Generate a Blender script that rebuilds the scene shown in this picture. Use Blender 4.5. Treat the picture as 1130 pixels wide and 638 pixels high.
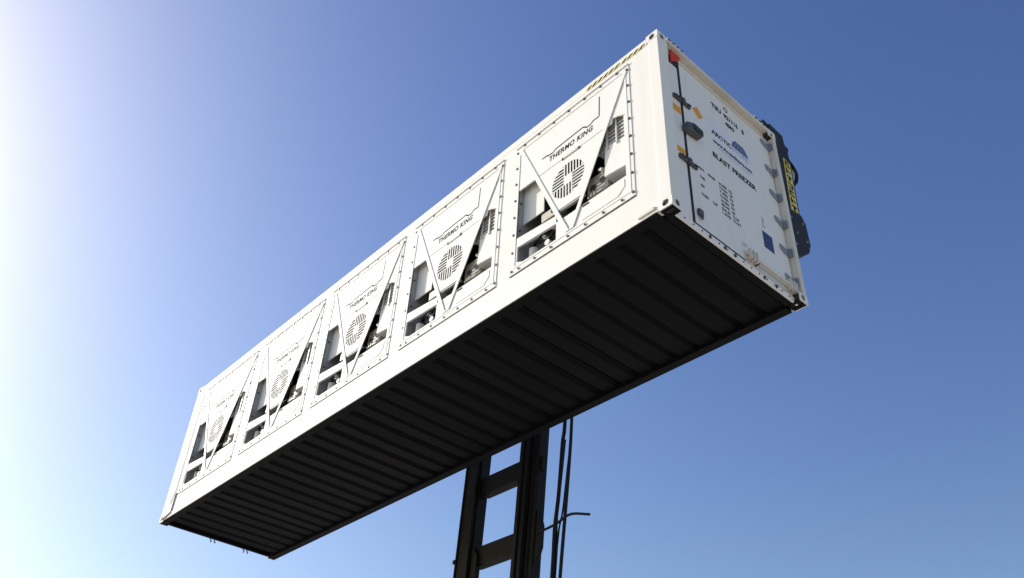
import bpy, math, random
from mathutils import Matrix, Vector

# ------------------------------------------------------------------ scene, camera, light
for o in list(bpy.data.objects):
    bpy.data.objects.remove(o)
S = bpy.context.scene
C = S.collection
R = math.radians
rnd = random.Random(7)

LEN, WID, HGT = 12.192, 2.438, 2.896      # forty foot high cube
Z0 = 7.813                                # height of the container's underside above the yard

cam_d = bpy.data.cameras.new('camera')
cam = bpy.data.objects.new('camera', cam_d)
C.objects.link(cam)
cam_d.sensor_width = 36.0
cam_d.lens = 36.0 * 969.654 / 1130.0
cam_d.clip_start = 0.05
cam_d.clip_end = 9000
m = Matrix(((0.67109175, 0.42875914, 0.60481522, 16.11729),
            (0.73998833, -0.43724742, -0.51110856, -5.38163),
            (0.04531142, 0.79055695, -0.6107099, -6.21314 + Z0),
            (0, 0, 0, 1)))
cam.matrix_world = m
S.camera = cam

SUN_AZ, SUN_EL = R(-156.0), R(29.5)       # direction towards the sun (azimuth from +x, counter-clockwise)
w = bpy.data.worlds.new('World')
S.world = w
w.use_nodes = True
nt = w.node_tree
bg = nt.nodes['Background']
sky = nt.nodes.new('ShaderNodeTexSky')
sky.sky_type = 'NISHITA'
sky.sun_disc = False
sky.sun_elevation = SUN_EL
sky.sun_rotation = R(90.0) - SUN_AZ
sky.altitude = 0.0
sky.air_density = 1.375
sky.dust_density = 1.45
sky.ozone_density = 1.18
gam = nt.nodes.new('ShaderNodeGamma')
gam.inputs[1].default_value = 1.19
hsv = nt.nodes.new('ShaderNodeHueSaturation')
hsv.inputs['Hue'].default_value = 0.518
hsv.inputs['Saturation'].default_value = 1.2
nt.links.new(sky.outputs[0], gam.inputs[0])
nt.links.new(gam.outputs[0], hsv.inputs['Color'])
nt.links.new(hsv.outputs[0], bg.inputs[0])
bg.inputs[1].default_value = 0.087

sd = bpy.data.lights.new('sun', 'SUN')
sd.energy = 3.5
sd.angle = R(0.53)
sd.color = (1.0, 0.968, 0.915)
so = bpy.data.objects.new('sun', sd)
C.objects.link(so)
sv = Vector((math.cos(SUN_AZ) * math.cos(SUN_EL), math.sin(SUN_AZ) * math.cos(SUN_EL), math.sin(SUN_EL)))
so.rotation_euler = (-sv).to_track_quat('-Z', 'Y').to_euler()
so.location = (0, 0, 40)

S.render.engine = 'CYCLES'
S.view_settings.view_transform = 'Standard'
S.view_settings.look = 'None'
S.view_settings.exposure = 0.42
S.view_settings.gamma = 1.0
S.view_settings.use_curve_mapping = False


# ------------------------------------------------------------------ materials
def mat(name, col, rough=0.5, metal=0.0, dirt=None, dirt_amt=0.3, scale=1.2, bump=0.0, streak=False, coat=0.0,
        rust=None, spec=0.5):
    mt = bpy.data.materials.new(name)
    mt.use_nodes = True
    n, l = mt.node_tree.nodes, mt.node_tree.links
    p = n['Principled BSDF']
    p.inputs['Base Color'].default_value = (*col, 1)
    p.inputs['Roughness'].default_value = rough
    p.inputs['Metallic'].default_value = metal
    p.inputs['Specular IOR Level'].default_value = spec
    if coat:
        p.inputs['Coat Weight'].default_value = coat
    tc = n.new('ShaderNodeTexCoord')
    if dirt:
        mp = n.new('ShaderNodeMapping')
        l.new(tc.outputs['Object'], mp.inputs[0])
        mp.inputs['Scale'].default_value = (5.0, 5.0, 0.55) if streak else (1, 1, 1)
        a = n.new('ShaderNodeTexNoise')
        a.inputs['Scale'].default_value = scale
        a.inputs['Detail'].default_value = 6
        a.inputs['Roughness'].default_value = 0.62
        l.new(mp.outputs[0], a.inputs['Vector'])
        r = n.new('ShaderNodeValToRGB')
        r.color_ramp.elements[0].position = 0.48
        r.color_ramp.elements[1].position = 0.82
        r.color_ramp.elements[1].color = (dirt_amt,) * 3 + (1,)
        r.color_ramp.elements[0].color = (0, 0, 0, 1)
        l.new(a.outputs['Fac'], r.inputs[0])
        mx = n.new('ShaderNodeMix')
        mx.data_type = 'RGBA'
        mx.inputs[6].default_value = (*col, 1)
        mx.inputs[7].default_value = (*dirt, 1)
        l.new(r.outputs[0], mx.inputs[0])
        out = mx.outputs[2]
        if rust:
            b = n.new('ShaderNodeTexNoise')
            b.inputs['Scale'].default_value = 9
            b.inputs['Detail'].default_value = 8
            l.new(tc.outputs['Object'], b.inputs['Vector'])
            r2 = n.new('ShaderNodeValToRGB')
            r2.color_ramp.elements[0].position = 0.6
            r2.color_ramp.elements[1].position = 0.72
            l.new(b.outputs['Fac'], r2.inputs[0])
            m2 = n.new('ShaderNodeMix')
            m2.data_type = 'RGBA'
            l.new(r2.outputs[0], m2.inputs[0])
            l.new(out, m2.inputs[6])
            m2.inputs[7].default_value = (*rust, 1)
            out = m2.outputs[2]
        l.new(out, p.inputs['Base Color'])
        rr = n.new('ShaderNodeMapRange')
        rr.inputs[3].default_value = max(0.05, rough - 0.08)
        rr.inputs[4].default_value = min(1, rough + 0.12)
        l.new(a.outputs['Fac'], rr.inputs[0])
        l.new(rr.outputs[0], p.inputs['Roughness'])
    if bump:
        c = n.new('ShaderNodeTexNoise')
        c.inputs['Scale'].default_value = 2.2
        c.inputs['Detail'].default_value = 4
        l.new(tc.outputs['Object'], c.inputs['Vector'])
        bp = n.new('ShaderNodeBump')
        bp.inputs['Strength'].default_value = bump
        bp.inputs['Distance'].default_value = 0.02
        l.new(c.outputs['Fac'], bp.inputs['Height'])
        l.new(bp.outputs[0], p.inputs['Normal'])
    return mt


M = {
    'white': mat('white_container_paint', (0.82, 0.80, 0.765), 0.6, dirt=(0.55, 0.50, 0.42), dirt_amt=0.22, streak=True, bump=0.06, spec=0.18),
    'door': mat('door_skin_paint', (0.85, 0.825, 0.79), 0.45, dirt=(0.56, 0.52, 0.46), dirt_amt=0.3, streak=True, bump=0.06),
    'cream': mat('cream_frame_paint', (0.72, 0.68, 0.60), 0.5, dirt=(0.42, 0.37, 0.29), dirt_amt=0.5, scale=2.5),
    'unitwhite': mat('unit_powder_coat', (0.82, 0.81, 0.785), 0.6, dirt=(0.55, 0.53, 0.48), dirt_amt=0.2, scale=2.0, spec=0.18),
    'inner': mat('unit_inner_shaded_paint', (0.36, 0.37, 0.38), 0.6, dirt=(0.16, 0.155, 0.15), dirt_amt=0.6, scale=3),  # grey deepened so the recess walls look shaded
    'void': mat('dark_machinery_and_shade', (0.025, 0.025, 0.026), 0.7, dirt=(0.06, 0.055, 0.05), dirt_amt=0.6, scale=4),
    'hose': mat('black_rubber', (0.009, 0.009, 0.009), 0.6, spec=0.2),
    'tan': mat('tan_cast_metal', (0.50, 0.47, 0.39), 0.5, dirt=(0.22, 0.2, 0.16), dirt_amt=0.6, scale=5),
    'coil': mat('coil_aluminium', (0.58, 0.57, 0.53), 0.5, metal=0.2, dirt=(0.3, 0.28, 0.23), dirt_amt=0.6, scale=6),
    'shroud': mat('fan_shroud_metal', (0.040, 0.037, 0.032), 0.7, dirt=(0.02, 0.019, 0.016), dirt_amt=0.8, scale=6),
    'steel': mat('galvanised_steel', (0.33, 0.35, 0.38), 0.45, metal=0.55, dirt=(0.16, 0.16, 0.17), dirt_amt=0.7, scale=9),
    'darksteel': mat('dark_lock_steel', (0.11, 0.112, 0.115), 0.5, metal=0.4, dirt=(0.05, 0.05, 0.05), dirt_amt=0.7, scale=9),
    'bolt': mat('bolt_steel', (0.06, 0.06, 0.06), 0.5, metal=0.5),
    'gasket_and_shadow': mat('gasket_and_shadow_black', (0.012, 0.012, 0.012), 0.6),  # rubber black, also the painted shadow line under the unit flanges
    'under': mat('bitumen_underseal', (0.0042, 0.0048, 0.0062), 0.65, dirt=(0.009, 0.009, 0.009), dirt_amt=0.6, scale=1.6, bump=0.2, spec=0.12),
    'mast': mat('grimy_black_mast_paint', (0.005, 0.005, 0.006), 0.6, dirt=(0.010, 0.008, 0.007), dirt_amt=0.8, scale=2, rust=(0.017, 0.011, 0.008), spec=0.2),
    'arm': mat('black_spreader_paint', (0.020, 0.020, 0.018), 0.55, dirt=(0.06, 0.052, 0.04), dirt_amt=0.7, scale=3.5, rust=(0.035, 0.028, 0.02), spec=0.25),
    'black': mat('black_print', (0.015, 0.015, 0.017), 0.7, spec=0.1),
    'greyprint': mat('grey_print', (0.3, 0.3, 0.3), 0.5),
    'navy': mat('navy_print', (0.035, 0.06, 0.20), 0.45),
    'lightblue': mat('pale_blue_print', (0.38, 0.47, 0.66), 0.45),
    'sticker': mat('pale_sticker', (0.80, 0.82, 0.85), 0.4),
    'yellow': mat('yellow_tape', (0.72, 0.58, 0.14), 0.5, dirt=(0.45, 0.38, 0.15), dirt_amt=0.5, scale=8),
    'paleyellow': mat('faded_yellow_tape', (0.80, 0.70, 0.32), 0.5, dirt=(0.7, 0.66, 0.5), dirt_amt=0.6, scale=6),
    'orange': mat('orange_tape', (0.82, 0.37, 0.012), 0.45, dirt=(0.6, 0.27, 0.02), dirt_amt=0.4, scale=20),
    'red': mat('red_lens', (0.62, 0.02, 0.012), 0.3),
    'plate': mat('dark_blue_plate', (0.030, 0.045, 0.12), 0.35),
}


# ------------------------------------------------------------------ mesh helpers
class MB:
    def __init__(self):
        self.v, self.f = [], []

    def box(self, x0, x1, y0, y1, z0, z1):
        b = len(self.v)
        self.v += [(x0, y0, z0), (x1, y0, z0), (x1, y1, z0), (x0, y1, z0), (x0, y0, z1), (x1, y0, z1), (x1, y1, z1), (x0, y1, z1)]
        self.f += [tuple(b + i for i in q) for q in ((3, 2, 1, 0), (4, 5, 6, 7), (0, 1, 5, 4), (1, 2, 6, 5), (2, 3, 7, 6), (3, 0, 4, 7))]
        return self

    def prism(self, poly, P, d0, d1):
        """polygon in 2-D mapped by P(a, b, d), extruded from d0 to d1"""
        n, b = len(poly), len(self.v)
        self.v += [P(a, c, d0) for a, c in poly] + [P(a, c, d1) for a, c in poly]
        self.f += [tuple(range(b, b + n)), tuple(range(b + 2 * n - 1, b + n - 1, -1))]
        self.f += [(b + i, b + n + i, b + n + (i + 1) % n, b + (i + 1) % n) for i in range(n)]
        return self

    def rect(self, a0, a1, b0, b1, P, d0, d1):
        return self.prism([(a0, b0), (a1, b0), (a1, b1), (a0, b1)], P, d0, d1)

    def holed(self, outer, inner, P, d0, d1):
        """plate between two loops with the same number of points"""
        n, b = len(outer), len(self.v)
        for d in (d0, d1):
            self.v += [P(a, c, d) for a, c in outer] + [P(a, c, d) for a, c in inner]
        for i in range(n):
            j = (i + 1) % n
            self.f += [(b + i, b + j, b + n + j, b + n + i), (b + 2 * n + i, b + 3 * n + i, b + 3 * n + j, b + 2 * n + j),
                       (b + i, b + 2 * n + i, b + 2 * n + j, b + j), (b + n + i, b + n + j, b + 3 * n + j, b + 3 * n + i)]
        return self

    def tube(self, pts, r, n=8, r2=None):
        pts = [Vector(p) for p in pts]
        b0 = len(self.v)
        up = Vector((0.13, 0.21, 0.97))
        for k, p in enumerate(pts):
            d = (pts[min(k + 1, len(pts) - 1)] - pts[max(k - 1, 0)]).normalized()
            s = d.cross(up)
            if s.length < 1e-3:
                s = d.cross(Vector((1, 0, 0)))
            s.normalize()
            t = d.cross(s)
            rr = r if r2 is None else r + (r2 - r) * k / (len(pts) - 1)
            for i in range(n):
                a = 2 * math.pi * i / n
                self.v.append(tuple(p + (s * math.cos(a) + t * math.sin(a)) * rr))
        for k in range(len(pts) - 1):
            for i in range(n):
                j = (i + 1) % n
                a = b0 + k * n
                self.f.append((a + i, a + j, a + n + j, a + n + i))
        self.f.append(tuple(range(b0 + n - 1, b0 - 1, -1)))
        e = b0 + (len(pts) - 1) * n
        self.f.append(tuple(range(e, e + n)))
        return self

    def mesh(self, name, mt):
        me = bpy.data.meshes.new(name)
        me.from_pydata(self.v, [], self.f)
        me.materials.append(M[mt])
        me.update()
        import bmesh
        bm = bmesh.new()
        bm.from_mesh(me)
        bmesh.ops.recalc_face_normals(bm, faces=bm.faces)
        bm.to_mesh(me)
        bm.free()
        return me

    def build(self, name, mt, parent=None, loc=(0, 0, 0), bevel=0):
        o = bpy.data.objects.new(name, self.mesh(name, mt))
        C.objects.link(o)
        o.parent = parent
        o.location = loc
        if bevel:
            b = o.modifiers.new('edges', 'BEVEL')
            b.width = bevel
            b.segments = 2
            b.limit_method = 'ANGLE'
        return o


def smooth(pts, k=6):
    """Catmull-Rom through the points"""
    P = [Vector(p) for p in pts]
    P = [2 * P[0] - P[1]] + P + [2 * P[-1] - P[-2]]
    out = []
    for i in range(1, len(P) - 2):
        for s in range(k):
            t = s / k
            out.append(0.5 * ((2 * P[i]) + (P[i + 1] - P[i - 1]) * t + (2 * P[i - 1] - 5 * P[i] + 4 * P[i + 1] - P[i + 2]) * t * t
                              + (3 * P[i] - P[i - 1] - 3 * P[i + 1] + P[i + 2]) * t ** 3))
    out.append(P[-2])
    return out


def loops(outer, cx, cz, rx, rz, n=40, power=2.0):
    """sample a convex outline and a (super)ellipse inside it at the same angles"""
    angs = [2 * math.pi * i / n for i in range(n)] + [math.atan2(b - cz, a - cx) % (2 * math.pi) for a, b in outer]
    angs = sorted(set(round(a, 5) for a in angs))
    o, i = [], []
    m_ = len(outer)
    for a in angs:
        dx, dz = math.cos(a), math.sin(a)
        best = None
        for k in range(m_):
            (x1, z1), (x2, z2) = outer[k], outer[(k + 1) % m_]
            ex, ez = x2 - x1, z2 - z1
            den = dx * ez - dz * ex
            if abs(den) < 1e-9:
                continue
            t = ((x1 - cx) * ez - (z1 - cz) * ex) / den
            s = ((x1 - cx) * dz - (z1 - cz) * dx) / den
            if t > 0 and -1e-6 <= s <= 1 + 1e-6 and (best is None or t < best):
                best = t
        o.append((cx + dx * best, cz + dz * best))
        rr = (abs(dx / rx) ** power + abs(dz / rz) ** power) ** (-1 / power)
        i.append((cx + dx * rr, cz + dz * rr))
    return o, i


def FR(a, b, d):                 # on the long side: a along x, b up, d outwards (-y)
    return (a, -d, b)


DX = LEN - 0.09                  # door skin, set back between the posts


def EN(a, b, d):                 # on the door end: a along y, b up, d outwards (+x) from the door skin
    return (DX + d, 1.016 * a + 0.081, 1.0125 * b + 0.0955)


def text_mesh(txt, width, height, mt, bold=0.0, spacing=1.0):
    cu = bpy.data.curves.new('lettering', 'FONT')
    cu.body = txt
    cu.size = 1.0
    cu.offset = bold
    cu.space_character = spacing
    cu.resolution_u = 3
    ob = bpy.data.objects.new('lettering', cu)
    C.objects.link(ob)
    bpy.context.view_layer.update()
    dg = bpy.context.evaluated_depsgraph_get()
    me = bpy.data.meshes.new_from_object(ob.evaluated_get(dg))
    bpy.data.objects.remove(ob)
    xs = [v.co.x for v in me.vertices]
    ys = [v.co.y for v in me.vertices]
    x0, x1, y0, y1 = min(xs), max(xs), min(ys), max(ys)
    sx = width / (x1 - x0)
    sy = height / (y1 - y0) if height else sx
    for v in me.vertices:
        v.co.x = (v.co.x - x0) * sx
        v.co.y = (v.co.y - y0) * sy
    me.materials.clear()
    me.materials.append(M[mt])
    return me


def lettering(txt, a0, a1, b0, b1, P, d, mt, parent, bold=0.02, name='lettering', spacing=1.0):
    me = text_mesh(txt, a1 - a0, b1 - b0, mt, bold, spacing)
    for v in me.vertices:
        v.co = P(a0 + v.co.x, b0 + v.co.y, d)
    o = bpy.data.objects.new(name, me)
    C.objects.link(o)
    o.parent = parent
    return o


def empty(name, loc, label, cat):
    o = bpy.data.objects.new(name, None)
    C.objects.link(o)
    o.location = loc
    o['label'] = label
    o['category'] = cat
    return o


# ------------------------------------------------------------------ the yard
gm = bpy.data.materials.new('yard_concrete')
gm.use_nodes = True
n, l = gm.node_tree.nodes, gm.node_tree.links
p = n['Principled BSDF']
tc = n.new('ShaderNodeTexCoord')
na = n.new('ShaderNodeTexNoise')
na.inputs['Scale'].default_value = 0.35
na.inputs['Detail'].default_value = 10
l.new(tc.outputs['Object'], na.inputs['Vector'])
cr = n.new('ShaderNodeValToRGB')
cr.color_ramp.elements[0].color = (0.34, 0.30, 0.245, 1)
cr.color_ramp.elements[1].color = (0.44, 0.395, 0.325, 1)
l.new(na.outputs['Fac'], cr.inputs[0])
br = n.new('ShaderNodeTexBrick')
br.offset = 0
br.inputs['Scale'].default_value = 1.0
br.inputs['Brick Width'].default_value = 6.0
br.inputs['Row Height'].default_value = 6.0
br.inputs['Mortar Size'].default_value = 0.03
br.inputs['Mortar'].default_value = (0.08, 0.075, 0.07, 1)
l.new(tc.outputs['Object'], br.inputs['Vector'])
l.new(cr.outputs[0], br.inputs['Color1'])
l.new(cr.outputs[0], br.inputs['Color2'])
l.new(br.outputs['Color'], p.inputs['Base Color'])
p.inputs['Roughness'].default_value = 0.9
g = MB()
g.v = [(-3000, -3000, 0), (3000, -3000, 0), (3000, 3000, 0), (-3000, 3000, 0)]
g.f = [(0, 1, 2, 3)]
M['ground'] = gm
ground = g.build('ground', 'ground')
ground['kind'] = 'structure'

# ------------------------------------------------------------------ the container
box = empty('shipping_container', (0, 0, Z0),
            'long white refrigerated freight container lifted high into the air', 'container')

# corner castings: hollow blocks with oval slots
CX, CY, CZ = 0.178, 0.162, 0.118


def casting(x, y, z, sx, sy, sz, mt):
    """x, y, z is the outer corner; sx, sy, sz point inwards"""
    mb = MB()
    t = 0.014
    o, i = loops([(0, 0), (CX, 0), (CX, CZ), (0, CZ)], CX * 0.5, CZ * 0.56, 0.042, 0.042, 24, 2.5)
    mb.holed(o, i, lambda a, b, d: (x + sx * a, y + sy * d, z + sz * b), 0, t)
    o, i = loops([(t, 0), (CY, 0), (CY, CZ), (t, CZ)], CY * 0.56, CZ * 0.56, 0.036, 0.044, 24, 2.5)
    mb.holed(o, i, lambda a, b, d: (x + sx * d, y + sy * a, z + sz * b), 0, t)
    o, i = loops([(t, t), (CX, t), (CX, CY), (t, CY)], CX * 0.56, CY * 0.56, 0.060, 0.032, 24, 3)
    mb2 = MB()
    mb2.holed(o, i, lambda a, b, d: (x + sx * a, y + sy * b, z + sz * d), 0, t)
    c = mb.build('corner_casting', mt, box)
    MB().box(*sorted((x + sx * 0.0145, x + sx * 0.17)), *sorted((y + sy * 0.0145, y + sy * 0.155)), *sorted((z + sz * 0.0165, z + sz * 0.11))).build('casting_shade_block', 'void', c)  # dark block added in the hollow casting so the slots look black with shade
    mb2.build('casting_face', 'under' if sz > 0 else mt, c)
    return c


for x, sx in ((0, 1), (LEN, -1)):
    for y, sy in ((0, 1), (WID, -1)):
        casting(x, y, 0, sx, sy, 1, 'white' if (y == 0) else 'door')
        casting(x, y, HGT, sx, sy, -1, 'white')
        # corner posts between the castings
        a, b = sorted((x + sx * 0.002, x + sx * 0.16))
        c, d = sorted((y + sy * 0.002, y + sy * (0.16 if not x else 0.185 if y == 0 else 0.075)))
        MB().box(a, b, c, d, CZ, HGT - CZ).build('corner_post', 'white' if y == 0 else 'cream', box, bevel=0.008)

# rails
MB().box(CX, LEN - CX, 0.006, 0.13, 2.745, 2.880).build('top_rail', 'white', box, bevel=0.01)
MB().box(CX, LEN - CX, WID - 0.13, WID - 0.006, 2.745, 2.880).build('top_rail', 'white', box, bevel=0.01)
MB().box(CX, LEN - CX, 0.004, 0.10, 0.018, 0.100).build('bottom_rail', 'white', box, bevel=0.004)
MB().box(CX, LEN - CX, WID - 0.022, WID - 0.004, 0.018, 0.100).build('bottom_rail', 'white', box, bevel=0.004)
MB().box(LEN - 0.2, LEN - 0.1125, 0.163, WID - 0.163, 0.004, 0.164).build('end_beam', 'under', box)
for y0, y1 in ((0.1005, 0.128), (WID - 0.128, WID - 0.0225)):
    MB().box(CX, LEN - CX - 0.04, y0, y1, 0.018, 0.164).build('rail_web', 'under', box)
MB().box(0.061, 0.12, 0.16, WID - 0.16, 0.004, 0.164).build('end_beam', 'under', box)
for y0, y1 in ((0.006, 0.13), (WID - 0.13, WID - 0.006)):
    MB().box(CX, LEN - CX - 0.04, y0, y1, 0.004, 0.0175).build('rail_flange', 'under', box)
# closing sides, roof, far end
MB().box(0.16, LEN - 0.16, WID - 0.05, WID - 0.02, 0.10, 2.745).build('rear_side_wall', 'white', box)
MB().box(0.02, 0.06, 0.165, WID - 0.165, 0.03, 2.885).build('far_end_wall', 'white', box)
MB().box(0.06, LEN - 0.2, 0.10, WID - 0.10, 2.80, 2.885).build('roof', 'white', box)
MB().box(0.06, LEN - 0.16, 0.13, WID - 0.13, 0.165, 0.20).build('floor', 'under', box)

# corrugated underside: one pressed cross member after another
nrib = 36
rib_me = None
pitch = (LEN - 0.30) / nrib
for k in range(nrib):
    xk = 0.12 + pitch * (k + 0.5)
    if rib_me is None:
        h = pitch * 0.5
        prof = [(-h, 0.165), (-h, 0.094), (-h * 0.86, 0.088), (-h * 0.58, 0.052), (h * 0.62, 0.052), (h * 0.86, 0.088), (h, 0.094), (h, 0.165)]
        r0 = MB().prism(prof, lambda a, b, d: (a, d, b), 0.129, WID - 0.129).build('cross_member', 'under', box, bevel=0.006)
        rib_me = r0
        o = r0
    else:
        o = rib_me.copy()
        C.objects.link(o)
    o.location = (xk, rnd.uniform(-0.0005, 0.0005), rnd.uniform(-0.006, 0.010))
    o.rotation_euler = (0, rnd.uniform(-0.05, 0.05), rnd.uniform(-0.002, 0.002))

# lashing hooks below the far end
for yy in (1.02, 1.10, 1.72, 1.80):
    MB().tube(smooth([(0.03, yy, 0.03), (0.02, yy + 0.02, 0.0), (0.03, yy + 0.04, -0.025), (0.03, yy + 0.02, -0.045)], 4), 0.010, 6).build('lashing_hook', 'bolt', box)

# long side: sheet panels round the five openings
PITCH, U0 = 2.287, 9.690
UX = [U0 - PITCH * i for i in range(5)]
OL, OR, OB, OT = 0.03, 1.99, 0.47, 2.62        # opening inside each unit, measured from its flange corner
MB().box(0.16, LEN - 0.16, 0.006, 0.05, 0.1005, OB).build('lower_side_panel', 'white', box)
MB().box(0.16, LEN - 0.16, 0.008, 0.05, OT, 2.7445).build('upper_side_panel', 'white', box)
edges = [LEN - 0.16] + [e for u in UX for e in (u + OR, u + OL)] + [0.16]
for k in range(0, len(edges), 2):
    MB().box(edges[k + 1], edges[k], 0.006, 0.05, OB, OT).build('side_panel', 'white', box)
# small strap on the bottom rail next to the post, weld strip along the rail, seam next to the post
MB().box(11.735, 11.962, -0.014, 0.0035, 0.055, 0.098).build('rail_strap', 'cream', box, bevel=0.004)
MB().tube([(0.50, 0.0, 0.46), (0.47, -0.008, 0.42), (0.46, -0.008, 0.12), (0.44, -0.008, 0.09), (0.14, -0.008, 0.045)], 0.013, 8).build('drain_pipe', 'steel', box)
MB().tube([(0.40, -0.004, 2.60), (0.40, -0.004, 0.55), (0.30, -0.004, 0.30)], 0.006, 6).build('cable', 'steel', box)


# warning tape on the top rail: pale strip with black dashes
def tape(x0, x1, z0, z1, nd):
    st = MB().rect(x0, x1, z0, z1, FR, -0.0055, -0.0025).build('warning_tape', 'paleyellow', box)
    mb = MB()
    for k in range(nd):
        c = x0 + (x1 - x0) * (k + 0.5) / nd
        h = (x1 - x0) / nd * 0.26
        s = 0.03
        mb.prism([(c - h - s, z0 + 0.006), (c + h - s, z0 + 0.006), (c + h + s, z1 - 0.006), (c - h + s, z1 - 0.006)], FR, -0.0024, -0.0010)
    mb.build('tape_dashes', 'black', st)


tape(11.01, 11.58, 2.752, 2.812, 6)
tape(11.61, 11.985, 2.752, 2.812, 4)

# ------------------------------------------------------------------ refrigeration units
GC = (0.996, 1.405)              # grille centre
GR = 0.275


def brace_l(z):
    return 0.11 + (2.54 - z) / 1.985 * 0.88


def brace_r(z):
    return 1.95 - (2.50 - z) / 1.935 * 0.882


def clip_bar(horizontal, c, w_, lo, hi):
    """a slat of width w_ centred at offset c, between lo and hi, clipped to the grille circle"""
    e0, e1 = c - w_ / 2, c + w_ / 2
    em = max(abs(e0), abs(e1))
    if em >= GR:
        return None
    lim = math.sqrt(GR * GR - em * em) + 0.012
    lo, hi = max(lo, -lim), min(hi, lim)
    if hi - lo < 0.02:
        return None
    q = (lo, hi, e0, e1) if horizontal else (e0, e1, lo, hi)
    return (GC[0] + q[0], GC[0] + q[1], GC[1] + q[2], GC[1] + q[3])


def make_unit():
    """built in unit coordinates: x from the flange corner, y inwards, z up"""
    parts = []

    def sub(mb, name, mt, bevel=0, kind=None):
        parts.append((name, mb.mesh(name, mt), bevel, kind))

    # housing: an open box behind the side wall (this is the part itself)
    h = MB()
    x0, x1, z0, z1, y0, y1 = 0.085, 1.955, 0.50, 2.56, 0.022, 0.62
    h.box(x0 - 0.012, x0, y0, y1, z0, z1)
    h.box(x1, x1 + 0.012, y0, y1, z0, z1)
    h.box(x0, x1, y0, y1, z0 - 0.012, z0)
    h.box(x0, x1, y0, y1, z1, z1 + 0.012)
    housing = h.mesh('refrigeration_unit', 'inner')
    sub(MB().box(x0, x1, y1 - 0.01, y1, z0, z1), 'back_plate', 'void')
    # bolted frame round the opening
    A = [(-0.005, 0.432), (2.030, 0.432), (2.030, 2.662), (-0.005, 2.662)]
    B = [(0.085, 0.540), (1.955, 0.540), (1.955, 2.560), (0.085, 2.560)]
    sub(MB().holed(A, B, FR, -0.0055, 0.002), 'mounting_flange', 'white')
    sub(MB().rect(-0.005, 2.03, 0.4195, 0.4315, FR, -0.0055, 0.004), 'flange_shadow_strip', 'gasket_and_shadow')  # dark strip painting in the shadow line below the flange
    sub(MB().rect(-0.005, 2.03, 2.648, 2.664, FR, 0.0022, 0.016), 'drip_lip', 'white', 0.002)
    A2 = [(0.060, 0.515), (1.980, 0.515), (1.980, 2.585), (0.060, 2.585)]
    B2 = [(0.086, 0.541), (1.954, 0.541), (1.954, 2.559), (0.086, 2.559)]
    sub(MB().holed(A2, B2, FR, 0.0022, 0.007), 'frame_bead', 'unitwhite')
    b = MB()
    for k in range(8):
        zz = 0.49 + k * (2.56 - 0.49) / 7
        for xx in (0.032, 2.004):
            b.tube([(xx, -0.0015, zz), (xx, -0.014, zz)], 0.018, 8)
    for k in range(7):
        xx = 0.16 + k * (1.84 - 0.16) / 6
        for zz in (0.475, 2.628):
            b.tube([(xx, -0.0015, zz), (xx, -0.014, zz)], 0.016, 8)
    sub(b, 'flange_bolts', 'bolt', 0, 'stuff')
    # face plates
    sub(MB().prism([(0.087, 1.82), (1.72, 1.82), (1.74, 1.895), (1.82, 1.87), (1.953, 1.80), (1.953, 2.558), (0.087, 2.558)], FR, -0.020, 0.0), 'upper_plate', 'unitwhite')
    sub(MB().prism([(0.80, 0.542), (1.953, 0.542), (1.953, 0.812), (0.80, 0.812)], FR, -0.020, 0.0), 'lower_plate', 'unitwhite', 0.002)
    sub(MB().prism([(0.087, 0.838), (0.799, 0.800), (0.799, 0.925), (0.087, 0.993)], FR, -0.030, 0.0), 'cross_bar', 'unitwhite', 0.003)
    sub(MB().rect(1.912, 1.953, 0.813, 1.799, FR, -0.020, 0.0), 'edge_strip', 'unitwhite')
    sub(MB().prism([(0.087, 0.542), (0.245, 0.542), (0.115, 0.60), (0.115, 0.836), (0.087, 0.836)], FR, -0.020, 0.0), 'edge_strip', 'unitwhite')
    # pressed line on the lower plate
    ln = MB()
    pl = [(1.23, 0.575), (1.78, 0.575), (1.88, 0.665), (1.88, 0.77)]
    for q in range(3):
        (a0, b0), (a1, b1) = pl[q], pl[q + 1]
        dx, dz = a1 - a0, b1 - b0
        ll = math.hypot(dx, dz)
        nx, nz = -dz / ll * 0.004, dx / ll * 0.004
        ln.prism([(a0 + nx, b0 + nz), (a1 + nx, b1 + nz), (a1 - nx, b1 - nz), (a0 - nx, b0 - nz)], FR, 0.0005, 0.006)
    sub(ln, 'pressed_bead', 'unitwhite')
    sub(MB().rect(1.235, 1.335, 0.775, 0.792, FR, 0.0005, 0.010), 'rating_label', 'void')
    # upper panel between the braces
    zt, zm, zb = 2.545, 1.822, 0.985
    sub(MB().prism([(brace_l(zm), zm), (brace_r(zm), zm), (brace_r(zt) - 0.02, zt), (brace_l(zt), zt)], FR, 0.0005, 0.004), 'upper_panel', 'unitwhite')
    # middle panel with the round grille
    o, i = loops([(brace_l(zb), zb), (brace_r(zb), zb), (brace_r(1.808), 1.808), (brace_l(1.808), 1.808)], GC[0], GC[1], GR, GR, 48)
    sub(MB().holed(o, i, FR, -0.002, 0.004), 'grille_panel', 'unitwhite')
    sub(MB().prism([(brace_l(zb), zb - 0.028), (brace_r(zb), zb - 0.028), (brace_r(zb), zb - 0.002), (brace_l(zb), zb - 0.002)], FR, -0.035, -0.0025), 'panel_return', 'inner')
    sub(MB().tube([(GC[0], 0.055, GC[1]), (GC[0], 0.10, GC[1])], GR + 0.01, 32), 'fan_shroud', 'shroud')
    sub(MB().rect(GC[0] - 0.074, GC[0] + 0.074, GC[1] - 0.074, GC[1] + 0.074, FR, -0.0010, 0.0038), 'grille_boss', 'unitwhite')
    p_ = 0.0500
    ww = 0.0200
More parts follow.
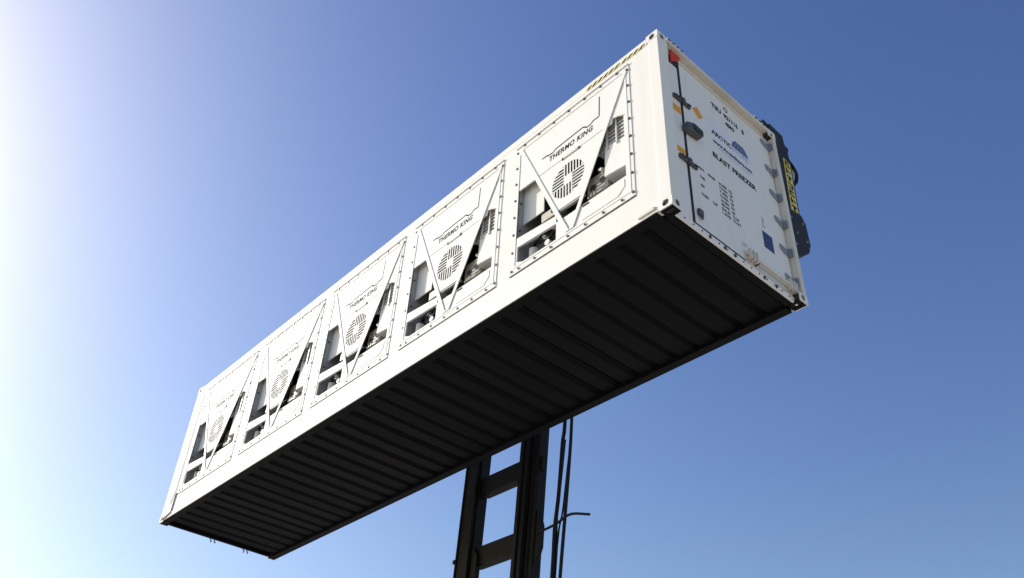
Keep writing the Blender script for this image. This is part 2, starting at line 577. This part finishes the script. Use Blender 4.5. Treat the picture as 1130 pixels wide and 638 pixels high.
    for k in range(7):
        c = -0.074 + p_ * k
        # four quadrants turning round the boss
        for hz, cc, lo, hi in ((False, c + 0.011, 0.078, 0.4), (False, -c - 0.011, -0.4, -0.078),
                               (True, c + 0.011, -0.4, -0.078), (True, -c - 0.011, 0.078, 0.4)):
            q = clip_bar(hz, cc, ww, lo, hi)
            if q:
                sub(MB().rect(*q, FR, -0.0010, 0.0036), 'grille_slat', 'unitwhite')
    # braces
    for f, s in ((brace_l, -1), (brace_r, 1)):
        zt_, zb_ = 2.55, 0.548
        wd = 0.034
        sub(MB().prism([(f(zb_) - wd, zb_), (f(zb_) + wd, zb_), (f(zt_) + wd, zt_), (f(zt_) - wd, zt_)], FR, 0.0045, 0.014), 'brace', 'unitwhite', 0.002)
    # seam strip with latch
    sub(MB().rect(0.46, 1.63, 1.811, 1.819, FR, -0.015, 0.0), 'seam', 'inner')
    sub(MB().rect(0.905, 1.175, 1.790, 1.822, FR, 0.0045, 0.014), 'latch', 'tan', 0.003)
    for xx in (0.895, 1.176):
        sub(MB().rect(xx, xx + 0.022, 1.788, 1.824, FR, 0.0045, 0.016), 'latch_end', 'void')
    # upper left: recessed panel, tray and bracket
    sub(MB().box(0.087, 0.47, 0.100, 0.115, 1.29, 2.02), 'inner_panel', 'unitwhite')
    sub(MB().box(0.087, 0.60, 0.022, 0.098, 1.955, 1.97), 'recess_ceiling', 'inner')
    for zz in (1.15, 1.62):
        sub(MB().tube([(0.0865, 0.045, zz), (0.100, 0.045, zz)], 0.014, 8), 'wall_bolt', 'bolt')
    sub(MB().box(0.43, 0.72, 0.10, 0.30, 1.10, 1.24), 'valve_block', 'tan', 0.008)
    sub(MB().box(0.087, 0.80, 0.20, 0.45, 1.02, 1.06), 'tray', 'inner')
    sub(MB().tube(smooth([(0.62, 0.10, 1.18), (0.70, 0.12, 1.14), (0.80, 0.20, 1.20), (1.00, 0.30, 1.22)]), 0.026, 8), 'suction_pipe', 'void')
    # lower left: compressor, hoses and fittings
    sub(MB().box(0.087, 0.80, 0.30, 0.31, 0.50, 1.05), 'inner_plate', 'inner')
    sub(MB().box(0.55, 0.86, 0.10, 0.12, 0.50, 0.90), 'dark_panel', 'void')
    sub(MB().tube([(0.26, 0.15, 0.505), (0.26, 0.15, 0.80)], 0.062, 16), 'receiver_tank', 'unitwhite')
    sub(MB().tube([(0.26, 0.15, 0.80), (0.26, 0.15, 0.86)], 0.05, 16, 0.02), 'tank_cap', 'void')
    sub(MB().tube(smooth([(0.26, 0.15, 0.86), (0.36, 0.10, 0.84), (0.50, 0.07, 0.78), (0.62, 0.06, 0.72), (0.70, 0.07, 0.78)]), 0.020, 8), 'hose', 'hose')
    sub(MB().tube(smooth([(0.30, 0.20, 0.92), (0.42, 0.10, 0.90), (0.55, 0.08, 0.86), (0.66, 0.07, 0.83)]), 0.014, 8), 'hose', 'hose')
    sub(MB().tube([(0.60, 0.045, 0.66), (0.60, 0.10, 0.66)], 0.042, 14), 'sight_glass', 'unitwhite')
    sub(MB().tube([(0.52, 0.06, 0.80), (0.52, 0.10, 0.80)], 0.028, 12), 'fitting', 'unitwhite')
    # right: coil, white cover box, motor with two round ports
    cl = MB()
    for k in range(9):
        zz = 1.50 + k * 0.062
        cl.box(1.46, 1.94, 0.050, 0.16, zz, zz + 0.024)
    for k in range(4):
        xx = 1.45 + k * 0.15
        cl.box(xx, xx + 0.024, 0.028, 0.0495, 1.48, 2.06)
    sub(cl, 'condenser_coil', 'coil')
    sub(MB().box(1.44, 1.95, 0.165, 0.18, 1.45, 2.2), 'coil_backing', 'tan')
    sub(MB().prism([(1.545, 1.075), (1.910, 1.035), (1.910, 1.515), (1.560, 1.56)], FR, -0.26, -0.045), 'cover_box', 'unitwhite', 0.012)
    sub(MB().prism([(1.20, 1.00), (1.53, 1.00), (1.53, 1.18), (1.44, 1.30), (1.20, 1.30)], FR, -0.34, -0.12), 'motor_housing', 'tan', 0.012)
    for xx, zz in ((1.30, 1.12), (1.45, 1.16)):
        sub(MB().tube([(xx, 0.112, zz), (xx, 0.13, zz)], 0.048, 16), 'port', 'void')
    sub(MB().box(1.20, 1.95, 0.14, 0.16, 0.70, 0.99), 'belly_plate', 'inner')
    sub(MB().box(1.58, 1.75, 0.128, 0.139, 0.945, 0.975), 'caution_label', 'void')
    sub(MB().tube(smooth([(1.36, 0.20, 1.45), (1.40, 0.14, 1.36), (1.47, 0.12, 1.30), (1.50, 0.2, 1.2)]), 0.03, 8), 'discharge_pipe', 'coil')
    sub(MB().tube(smooth([(0.86, 0.12, 0.93), (0.98, 0.09, 0.90), (1.08, 0.10, 0.97), (1.2, 0.15, 0.93)]), 0.020, 8), 'hose', 'hose')
    # printing: name and the outline drawn above it
    me = text_mesh('THERMO KING', 0.765, 0.092, 'black', 0.032, 1.10)
    for v in me.vertices:
        v.co = FR(0.648 + v.co.x + 0.012 * v.co.y / 0.09, 1.938 + v.co.y, 0.0055)
    parts.append(('lettering', me, 0, None))
    ln = MB()
    pl = [(0.520, 2.092), (0.610, 2.090), (0.640, 2.070), (0.735, 2.066), (0.762, 2.094), (1.250, 2.118), (1.285, 2.100), (1.318, 2.066),
          (1.395, 2.072), (1.425, 2.098), (1.530, 2.100), (1.540, 2.455)]
    for q in range(len(pl) - 1):
        (a0, b0), (a1, b1) = pl[q], pl[q + 1]
        dx, dz = a1 - a0, b1 - b0
        ll = math.hypot(dx, dz)
        t = 0.0105 if q < len(pl) - 2 else 0.008
        nx, nz = -dz / ll * t, dx / ll * t
        ln.prism([(a0 + nx, b0 + nz), (a1 + nx, b1 + nz), (a1 - nx, b1 - nz), (a0 - nx, b0 - nz)], FR, 0.0042, 0.0055 + 0.0001 * (q % 2))
    parts.append(('emblem_line', ln.mesh('emblem_line', 'black'), 0, None))
    return housing, parts


housing, uparts = make_unit()
for k, ux in enumerate(UX):
    u = bpy.data.objects.new('refrigeration_unit', housing)
    C.objects.link(u)
    u.parent = box
    u.location = (ux, 0, 0)
    for name, me, bevel, kind in uparts:
        o = bpy.data.objects.new(name, me)
        C.objects.link(o)
        o.parent = u
        if k and name in ('hose', 'receiver_tank', 'tank_cap', 'sight_glass', 'fitting', 'valve_block', 'discharge_pipe'):
            o.location = (rnd.uniform(-0.025, 0.025), rnd.uniform(0, 0.012), rnd.uniform(0, 0.02))
        if bevel:
            bv = o.modifiers.new('edges', 'BEVEL')
            bv.width = bevel
            bv.segments = 2
            bv.limit_method = 'ANGLE'
        if kind:
            o['kind'] = kind

# ------------------------------------------------------------------ door end
P2 = lambda a, b, d: (a, d, b)
MB().prism([(LEN - 0.2, 2.893), (LEN - 0.002, 2.893), (LEN - 0.002, 2.846), (LEN - 0.012, 2.842), (LEN - 0.088, 2.850), (LEN - 0.088, 2.768),
            (LEN - 0.2, 2.768)], P2, 0.186, WID - 0.078).build('door_header', 'cream', box, bevel=0.003)
sill = MB().prism([(LEN - 0.112, 0.006), (LEN - 0.088, 0.006), (LEN - 0.080, 0.077), (LEN - 0.112, 0.077)], P2, 0.163, WID - 0.077).build('door_sill', 'door', box, bevel=0.004)
for k in range(14):
    yy = 0.3 + k * 0.145
    MB().tube([(LEN - 0.088, yy, 0.04), (LEN - 0.076, yy, 0.042)], 0.009, 8).build('sill_bolt', 'bolt', sill)
MB().box(LEN - 0.25, DX - 0.002, 0.186, 0.459, 0.0775, 2.767).build('door_frame', 'door', box, bevel=0.003)
leaf = MB().rect(0.408, 2.236, 0.014, 2.632, EN, -0.16, 0.0).build('door', 'door', box, bevel=0.006)
gs = MB()
gs.rect(0.374, 0.406, -0.016, 2.636, EN, -0.12, 0.008)
gs.rect(0.407, 1.27, -0.016, 0.013, EN, -0.12, 0.006)
gs.build('door_gasket', 'gasket_and_shadow', box, bevel=0.004)

# red lens in the upper corner of the frame
MB().rect(0.190, 0.40, 2.50, 2.638, EN, -0.0015, 0.004).build('lens_backing', 'gasket_and_shadow', box)
MB().prism([(0.232, 2.735), (0.345, 2.782), (0.425, 2.735), (0.405, 2.655), (0.330, 2.580), (0.232, 2.490)], EN, 0.0045, 0.03).build('red_reflector', 'red', box, bevel=0.006)


# lock keepers across the gap
def keeper(z):
    k = MB()
    k.rect(0.228, 0.530, z - 0.030, z + 0.030, EN, 0.0005, 0.030)
    o = k.build('lock_keeper', 'darksteel', box, bevel=0.006)
    q = MB().rect(0.365, 0.415, z - 0.038, z + 0.038, EN, 0.0305, 0.050).build('lock_clamp', 'darksteel', o, bevel=0.006)
    for a in (0.262, 0.300, 0.480, 0.510):
        MB().tube([EN(a, z, 0.0305), EN(a, z, 0.045)], 0.013, 8).build('bolt', 'bolt', o)


keeper(1.895)
keeper(0.885)
lk = MB().prism([(0.345, 1.360), (0.610, 1.395), (0.645, 1.44), (0.645, 1.53), (0.490, 1.545), (0.345, 1.47)], EN, 0.0005, 0.085).build('lock_box', 'darksteel', box, bevel=0.012)
MB().rect(0.46, 0.62, 1.42, 1.50, EN, 0.0855, 0.098).build('lock_cover', 'bolt', lk, bevel=0.006)
pad = MB().rect(0.455, 0.535, 0.150, 0.235, EN, 0.0005, 0.035).build('padlock', 'darksteel', box, bevel=0.008)
MB().tube(smooth([EN(0.47, 0.15, 0.02), EN(0.475, 0.105, 0.03), EN(0.515, 0.105, 0.03), EN(0.52, 0.15, 0.02)], 4), 0.008, 6).build('shackle', 'darksteel', pad)

for poly in ([(0.222, 1.757), (0.365, 1.759), (0.370, 1.656), (0.229, 1.650)],
             [(0.596, 1.962), (0.688, 2.055), (0.797, 1.945), (0.705, 1.850)],
             [(0.218, 1.052), (0.366, 1.061), (0.364, 0.985), (0.218, 0.965)]):
    MB().prism(poly, EN, 0.0005, 0.003).build('orange_sticker', 'orange', box)

# hinges down the far edge
for z in (2.50, 2.02, 1.58, 1.13, 0.675, 0.225):
    hg = MB()
    hg.prism([(2.065, z + 0.055), (2.185, z + 0.035), (2.232, z + 0.045), (2.232, z - 0.062), (2.175, z - 0.052), (2.085, z - 0.020)], EN, 0.0005, 0.022)
    h = hg.build('hinge', 'steel', box, bevel=0.004)
    zz = 1.0125 * z + 0.0955
    MB().box(LEN - 0.080, LEN - 0.022, WID - 0.090, WID - 0.0755, zz - 0.075, zz + 0.05).build('hinge_leaf', 'steel', h, bevel=0.003)
    MB().tube([EN(2.222, z - 0.070, 0.030), EN(2.222, z + 0.055, 0.030)], 0.013, 10).build('hinge_pin', 'steel', h)

# locking rod low on the door with its two cam clusters
rod = MB().tube([EN(1.26, 0.085, 0.045), EN(2.20, 0.085, 0.045)], 0.017, 10).build('locking_rod', 'cream', box)
MB().tube([EN(1.40, 0.045, 0.04), EN(2.14, 0.045, 0.04)], 0.009, 8).build('drip_rail', 'cream', rod)
for yc in (1.36, 2.12):
    MB().rect(yc - 0.085, yc + 0.085, 0.035, 0.135, EN, 0.0005, 0.020).build('rod_bracket', 'cream', rod, bevel=0.004)
    for dy in (-0.06, 0.0, 0.055):
        MB().prism([(yc + dy - 0.013, 0.02), (yc + dy + 0.013, 0.02), (yc + dy + 0.017, 0.15), (yc + dy - 0.007, 0.165)], EN, 0.022, 0.075).build('cam_keeper', 'cream', rod, bevel=0.004)
    MB().tube([EN(yc + 0.09, 0.04, 0.0), EN(yc + 0.09, 0.04, 0.05)], 0.018, 8).build('bolt', 'bolt', rod)
for yc in (0.72, 0.98, 1.16, 1.70, 1.93):
    MB().rect(yc - 0.014, yc + 0.014, 0.022, 0.055, lambda a, b, d: (LEN - 0.088 + d, a, b), 0.0, 0.018).build('drain_flap', 'bolt', sill)

# stickers and printing on the door
MB().rect(0.905, 1.740, 1.555, 2.050, EN, 0.0004, 0.0016).build('name_sticker', 'sticker', leaf)
MB().rect(1.726, 1.922, 0.480, 0.735, EN, 0.0005, 0.003).build('approval_plate', 'plate', leaf)
lettering('TIIU', 1.015, 1.215, 2.340, 2.432, EN, 0.0012, 'black', leaf, 0.04)
lettering('921116', 1.265, 1.560, 2.330, 2.422, EN, 0.0012, 'black', leaf, 0.05)
lettering('8', 1.635, 1.685, 2.320, 2.412, EN, 0.0012, 'black', leaf, 0.05)
lettering('45R5', 1.277, 1.462, 2.195, 2.275, EN, 0.0012, 'black', leaf, 0.05)
ring = [(1.33 + 0.042 * math.cos(a * math.pi / 12), 2.522 + 0.046 * math.sin(a * math.pi / 12)) for a in range(24)]
ring2 = [(1.33 + 0.026 * math.cos(a * math.pi / 12), 2.522 + 0.030 * math.sin(a * math.pi / 12)) for a in range(24)]
MB().holed(ring, ring2, EN, 0.0004, 0.0016).build('round_badge', 'black', leaf)
lettering('ARCTIC', 0.940, 1.335, 1.800, 1.880, EN, 0.0026, 'black', leaf, 0.035)
lettering('STORE', 1.345, 1.672, 1.795, 1.875, EN, 0.0026, 'lightblue', leaf, 0.012)
lettering('www.ArcticStore.com', 0.945, 1.722, 1.648, 1.715, EN, 0.0026, 'black', leaf, 0.04)
lettering('a TITAN Containers company', 1.015, 1.682, 1.590, 1.622, EN, 0.0026, 'greyprint', leaf, 0.0)
lettering('BLAST FREEZER', 0.906, 1.757, 1.372, 1.462, EN, 0.0012, 'black', leaf, 0.04)
# snow hut emblem: rows of blocks under a dome
hut = MB()
hx, hz, hr = 1.515, 1.882, 0.165
rows = [0.0, 0.045, 0.085, 0.120, 0.150]
for r in range(4):
    z0, z1 = rows[r], rows[r + 1] - 0.006
    w0 = math.sqrt(max(0, hr * hr - z0 * z0))
    w1 = math.sqrt(max(0, hr * hr - z1 * z1))
    nb = 6 - r
    for k in range(nb):
        g_ = 0.006
        f0, f1 = k / nb, (k + 1) / nb
        a0, a1 = -w0 + 2 * w0 * f0 + g_ / 2, -w0 + 2 * w0 * f1 - g_ / 2
        c0, c1 = -w1 + 2 * w1 * f0 + g_ / 2, -w1 + 2 * w1 * f1 - g_ / 2
        hut.prism([(hx + a0, hz + z0), (hx + a1, hz + z0), (hx + c1, hz + z1), (hx + c0, hz + z1)], EN, 0.0018, 0.0027)
hut.build('dome_emblem', 'navy', leaf)
for t, a0, a1, z in (('MAX.', 0.586, 0.690, 0.940), ('GROSS', 0.745, 0.880, 0.940), ('TARE', 0.590, 0.680, 0.800), ('NET', 0.586, 0.655, 0.665),
                     ('CUBIC', 0.580, 0.715, 0.530), ('CAP', 0.775, 0.865, 0.530)):
    lettering(t, a0, a1, z, z + 0.042, EN, 0.0012, 'black', leaf, 0.04)
rowsv = [('34.000', 'KG'), ('74.960', 'LB'), ('7.450', 'KG'), ('16.420', 'LB'), ('26.550', 'KG'), ('58.540', 'LB'), ('56.0', 'CU.M'), ('1.978', 'CU.FT')]
for k, (a, b) in enumerate(rowsv):
    z = 0.945 - 0.0655 * k
    lettering(a, 0.945, 1.095, z, z + 0.042, EN, 0.0012, 'black', leaf, 0.04)
    lettering(b, 1.135, 1.135 + 0.030 * len(b), z, z + 0.042, EN, 0.0012, 'black', leaf, 0.04)
sy = MB()
for pl in ([(1.755, 0.96), (1.80, 0.88)], [(1.80, 0.965), (1.76, 0.87)], [(1.755, 0.855), (1.81, 0.835)], [(1.75, 0.815), (1.80, 0.815)]):
    (a0, b0), (a1, b1) = pl
    ll = math.hypot(a1 - a0, b1 - b0)
    nx, nz = -(b1 - b0) / ll * 0.006, (a1 - a0) / ll * 0.006
    sy.prism([(a0 + nx, b0 + nz), (a1 + nx, b1 + nz), (a1 - nx, b1 - nz), (a0 - nx, b0 - nz)], EN, 0.0004, 0.0012 + 0.0002 * len(sy.v) / 8)
sy.build('warning_symbol', 'greyprint', leaf)
sy = MB()
for k in range(3):
    sy.rect(1.255, 1.36 - 0.02 * k, 0.262 - 0.022 * k, 0.270 - 0.022 * k, EN, 0.0004, 0.0012)
sy.build('small_print', 'greyprint', leaf)


# tape on the header lip
def lip_tape(y0, y1, nd):
    q = lambda a, b, d: (LEN - 0.002 + d, a, b)
    st = MB().rect(y0, y1, 2.8935, 2.915, q, -0.10, -0.001).build('warning_tape', 'paleyellow', box)
    mb = MB()
    for k in range(nd):
        c = y0 + (y1 - y0) * (k + 0.5) / nd
        h = (y1 - y0) / nd * 0.27
        mb.prism([(c - h - 0.01, 2.892), (c + h - 0.01, 2.892), (c + h + 0.01, 2.918), (c - h + 0.01, 2.918)], q, -0.101, 0.001)
    mb.build('tape_dashes', 'black', st)


lip_tape(0.20, 0.52, 4)
lip_tape(1.98, 2.25, 3)

# ------------------------------------------------------------------ spreader holding the container from behind
spr = empty('container_spreader', (LEN / 2, WID + 0.3, Z0 + 2.4), 'black spreader with yellow lettered end arm behind the container door end', 'spreader')
SO = Vector((-LEN / 2, -(WID + 0.3), -2.4))
XA = LEN - 0.08
EA = lambda a, b, d: (XA + d, a, b)


def part(mb, name, mt, parent, off, bevel=0):
    mb.v = [tuple(Vector(v) + off) for v in mb.v]
    return mb.build(name, mt, parent, bevel=bevel)


arm_poly = [(2.47, 3.20), (2.52, 3.25), (2.823, 3.225), (2.835, 3.05), (2.925, 3.026), (2.880, 2.90), (2.905, 2.74), (2.855, 1.745), (2.940, 1.63), (2.950, 1.23),
            (2.905, 1.115), (2.700, 0.945), (2.475, 0.830)]
arm = part(MB().prism(arm_poly, EA, -0.14, 0.0), 'end_arm', 'arm', spr, SO, 0.012)
lower = part(MB().prism([(2.48, 1.66), (2.86, 1.72), (2.935, 1.61), (2.945, 1.24), (2.70, 0.965), (2.48, 0.85)], EA, 0.0005, 0.012), 'cover_plate', 'arm', arm, SO, 0.004)
for a, b in ((2.56, 1.5), (2.83, 1.55), (2.85, 1.25), (2.56, 1.05), (2.64, 1.28)):
    part(MB().tube([EA(a, b, 0.0125), EA(a, b, 0.03)], 0.016, 8), 'bolt', 'steel', arm, SO)
yp = [(2.700, 2.700), (2.850, 2.665), (2.805, 1.690), (2.640, 1.695)]
pan = part(MB().prism(yp, EA, 0.0005, 0.006), 'warning_panel', 'yellow', spr, SO)
gl = MB()


def yq(s, t):                     # s across, t down the panel
    a = [(1 - s) * yp[0][i] + s * yp[1][i] for i in (0, 1)]
    b = [(1 - s) * yp[3][i] + s * yp[2][i] for i in (0, 1)]
    return (a[0] * (1 - t) + b[0] * t, a[1] * (1 - t) + b[1] * t)


nl = 7
for k in range(nl):
    t0, t1 = (k + 0.16) / nl, (k + 0.88) / nl
    dt = t1 - t0
    kind = k % 4
    bars = [((0.16, 0.0), (0.84, 0.3))]
    if kind == 0:
        bars = [((0.16, 0.0), (0.84, 0.28)), ((0.16, 0.70), (0.84, 1.0)), ((0.16, 0.28), (0.36, 0.70))]
    elif kind == 1:
        bars = [((0.16, 0.0), (0.36, 1.0)), ((0.36, 0.36), (0.84, 0.64))]
    elif kind == 2:
        bars = [((0.16, 0.0), (0.84, 0.30)), ((0.36, 0.30), (0.60, 1.0))]
    else:
        bars = [((0.16, 0.0), (0.84, 0.26)), ((0.64, 0.26), (0.84, 1.0)), ((0.16, 0.74), (0.64, 1.0))]
    for (s0, a), (s1, b) in bars:
        gl.prism([yq(s0, t0 + dt * a), yq(s1, t0 + dt * a), yq(s1, t0 + dt * b), yq(s0, t0 + dt * b)], EA, 0.0065, 0.008)
part(gl, 'panel_marks', 'black', pan, SO)
part(MB().tube(smooth([EA(2.872, 2.86, -0.05), EA(2.985, 2.775, -0.04), EA(3.045, 2.63, -0.03), EA(2.985, 2.44, -0.03), EA(2.86, 2.31, -0.04)]), 0.028, 8), 'hose_loop', 'hose', spr, SO)
# hook over the top corner, with a yellow and black tag
hk = part(MB().prism([(2.22, 2.90), (2.36, 2.90), (2.40, 3.0), (2.50, 3.04), (2.50, 3.24), (2.40, 3.26), (2.30, 3.08)], EA, -0.14, -0.02), 'twistlock_hook', 'arm', spr, SO, 0.01)
part(MB().prism([(2.235, 2.93), (2.37, 2.93), (2.40, 3.00), (2.385, 3.13), (2.32, 3.06)], EA, -0.0195, -0.012), 'hook_tag', 'paleyellow', hk, SO)
# main beam, far arm, carriage plates (behind the container)
part(MB().box(0.25, LEN - 0.22, 2.52, 2.86, 2.35, 2.75), 'main_beam', 'arm', spr, SO, 0.02)
part(MB().box(0.10, 0.24, 2.50, 2.86, 1.6, 3.15), 'end_arm', 'arm', spr, SO, 0.02)
part(MB().box(5.2, 7.2, 2.52, 2.90, 2.0, 2.345), 'carriage', 'arm', spr, SO, 0.02)

# ------------------------------------------------------------------ lift mast
MX, MY = 6.1, WID + 0.55
mast = empty('lift_mast', (MX - 0.42, MY, 0.0), 'black steel lift mast with two legs rising behind the raised container', 'mast')
TILT = 0.058                       # the mast leans a little


def lean(mb):
    o = Vector((MX - 0.42, MY, -Z0))
    mb.v = [tuple(Vector((x + TILT * z, y, z)) - o) for x, y, z in mb.v]
    return mb


ZB, ZT = -Z0 + 0.004, 2.0
Y1 = WID + 0.50
# left leg: box section with an outer flange
lf = MB().box(5.375, 5.64, Y1, Y1 + 0.27, ZB, ZT)
left = lean(lf).build('mast_leg', 'mast', mast, bevel=0.008)
lean(MB().box(5.641, 5.675, Y1 + 0.06, Y1 + 0.22, ZB, ZT)).build('guide_rail', 'mast', left)
lean(MB().box(5.352, 5.374, Y1 - 0.02, Y1 + 0.05, ZB, ZT)).build('wear_strip', 'mast', left)
lean(MB().box(5.30, 5.36, Y1 - 0.03, Y1 + 0.06, -1.22, -1.16)).build('leg_lug', 'mast', left, bevel=0.006)
lean(MB().prism([(5.6755, -1.0), (5.80, -1.18), (5.80, -1.50), (5.6755, -1.75)], P2, Y1 + 0.05, Y1 + 0.09)).build('gusset', 'mast', left)
# right leg: nested channels
rg = MB()
rg.box(6.685, 6.76, Y1, Y1 + 0.34, ZB, ZT)
rg.box(6.76, 6.97, Y1 + 0.26, Y1 + 0.34, ZB, ZT)
right = lean(rg).build('mast_leg', 'mast', mast, bevel=0.006)
lean(MB().box(6.765, 6.85, Y1 + 0.03, Y1 + 0.255, ZB, ZT)).build('inner_rail', 'mast', right, bevel=0.006)
lean(MB().box(6.855, 6.93, Y1 + 0.10, Y1 + 0.20, ZB, ZT)).build('lift_cylinder', 'mast', right, bevel=0.03)
lean(MB().box(6.935, 7.02, Y1 + 0.12, Y1 + 0.255, ZB, ZT)).build('outer_rail', 'mast', right, bevel=0.006)
lean(MB().prism([(7.021, -0.75), (7.13, -1.02), (7.13, -1.35), (7.021, -1.62)], P2, Y1 + 0.14, Y1 + 0.22)).build('gusset', 'mast', right)
lean(MB().box(7.021, 7.075, Y1 + 0.14, Y1 + 0.24, -0.12, 0.10)).build('roller_bracket', 'mast', right, bevel=0.01)
for zc in (1.30, 0.0, -1.17, -2.34, -3.51, -4.68, -5.85, -7.02):
    cm = lean(MB().box(5.6755, 6.684, Y1 + 0.10, Y1 + 0.17, zc - 0.15, zc + 0.15)).build('cross_member', 'mast', mast, bevel=0.006)
    lean(MB().box(5.6755, 6.684, Y1 + 0.171, Y1 + 0.27, zc - 0.15, zc - 0.12)).build('lower_flange', 'mast', cm)
    for s, x0 in ((1, 5.676), (-1, 6.684)):
        lean(MB().prism([(x0, zc - 0.151), (x0 + s * 0.16, zc - 0.151), (x0, zc - 0.30)] if s < 0 else
                        [(x0, zc - 0.151), (x0, zc - 0.20), (x0 + s * 0.22, zc - 0.151)], P2, Y1 + 0.11, Y1 + 0.15)).build('gusset', 'mast', cm)
lean(MB().box(5.2, 7.2, Y1 - 0.1, Y1 + 0.5, ZB, ZB + 0.25)).build('mast_foot', 'mast', mast, bevel=0.02)

# hoses and the chain beside the right leg
HY = WID + 0.6
off = Vector((MX - 0.42, MY, -Z0))


def hose(pts, r, name='hydraulic_hose'):
    MB().tube([Vector(p) - off for p in smooth(pts, 5)], r, 8).build(name, 'hose', mast)


hose([(7.66, HY, 2.1), (7.60, HY, 0.5), (7.55, HY, 0.12), (7.48, HY, -0.7), (7.41, HY, -1.2), (7.37, HY, -1.9), (7.20, HY, -4.0), (7.05, HY, -7.3)], 0.030)
hose([(7.80, HY, 2.1), (7.745, HY, 0.48), (7.70, HY, -0.2), (7.62, HY, -1.04), (7.53, HY, -1.94), (7.35, HY, -4.0), (7.2, HY, -7.3)], 0.026)
hose([(7.74, HY + 0.03, 2.1), (7.72, HY + 0.03, 0.35), (7.66, HY + 0.03, -0.1), (7.55, HY + 0.03, -0.9), (7.40, HY + 0.03, -1.95), (7.2, HY + 0.03, -7.3)], 0.014)
hose([(7.56, HY + 0.05, 0.2), (7.48, HY + 0.05, -0.45), (7.41, HY + 0.05, -1.0), (7.39, HY + 0.05, -1.6), (7.33, HY + 0.05, -2.4), (7.1, HY + 0.05, -7.3)], 0.013)
MB().tube([Vector(p) - off for p in smooth([(7.05, HY, -1.16), (7.43, HY, -1.13), (7.62, HY, -1.075), (7.79, HY, -1.075), (8.10, HY, -1.175)], 4)], 0.019, 8).build('guide_rod', 'mast', mast)
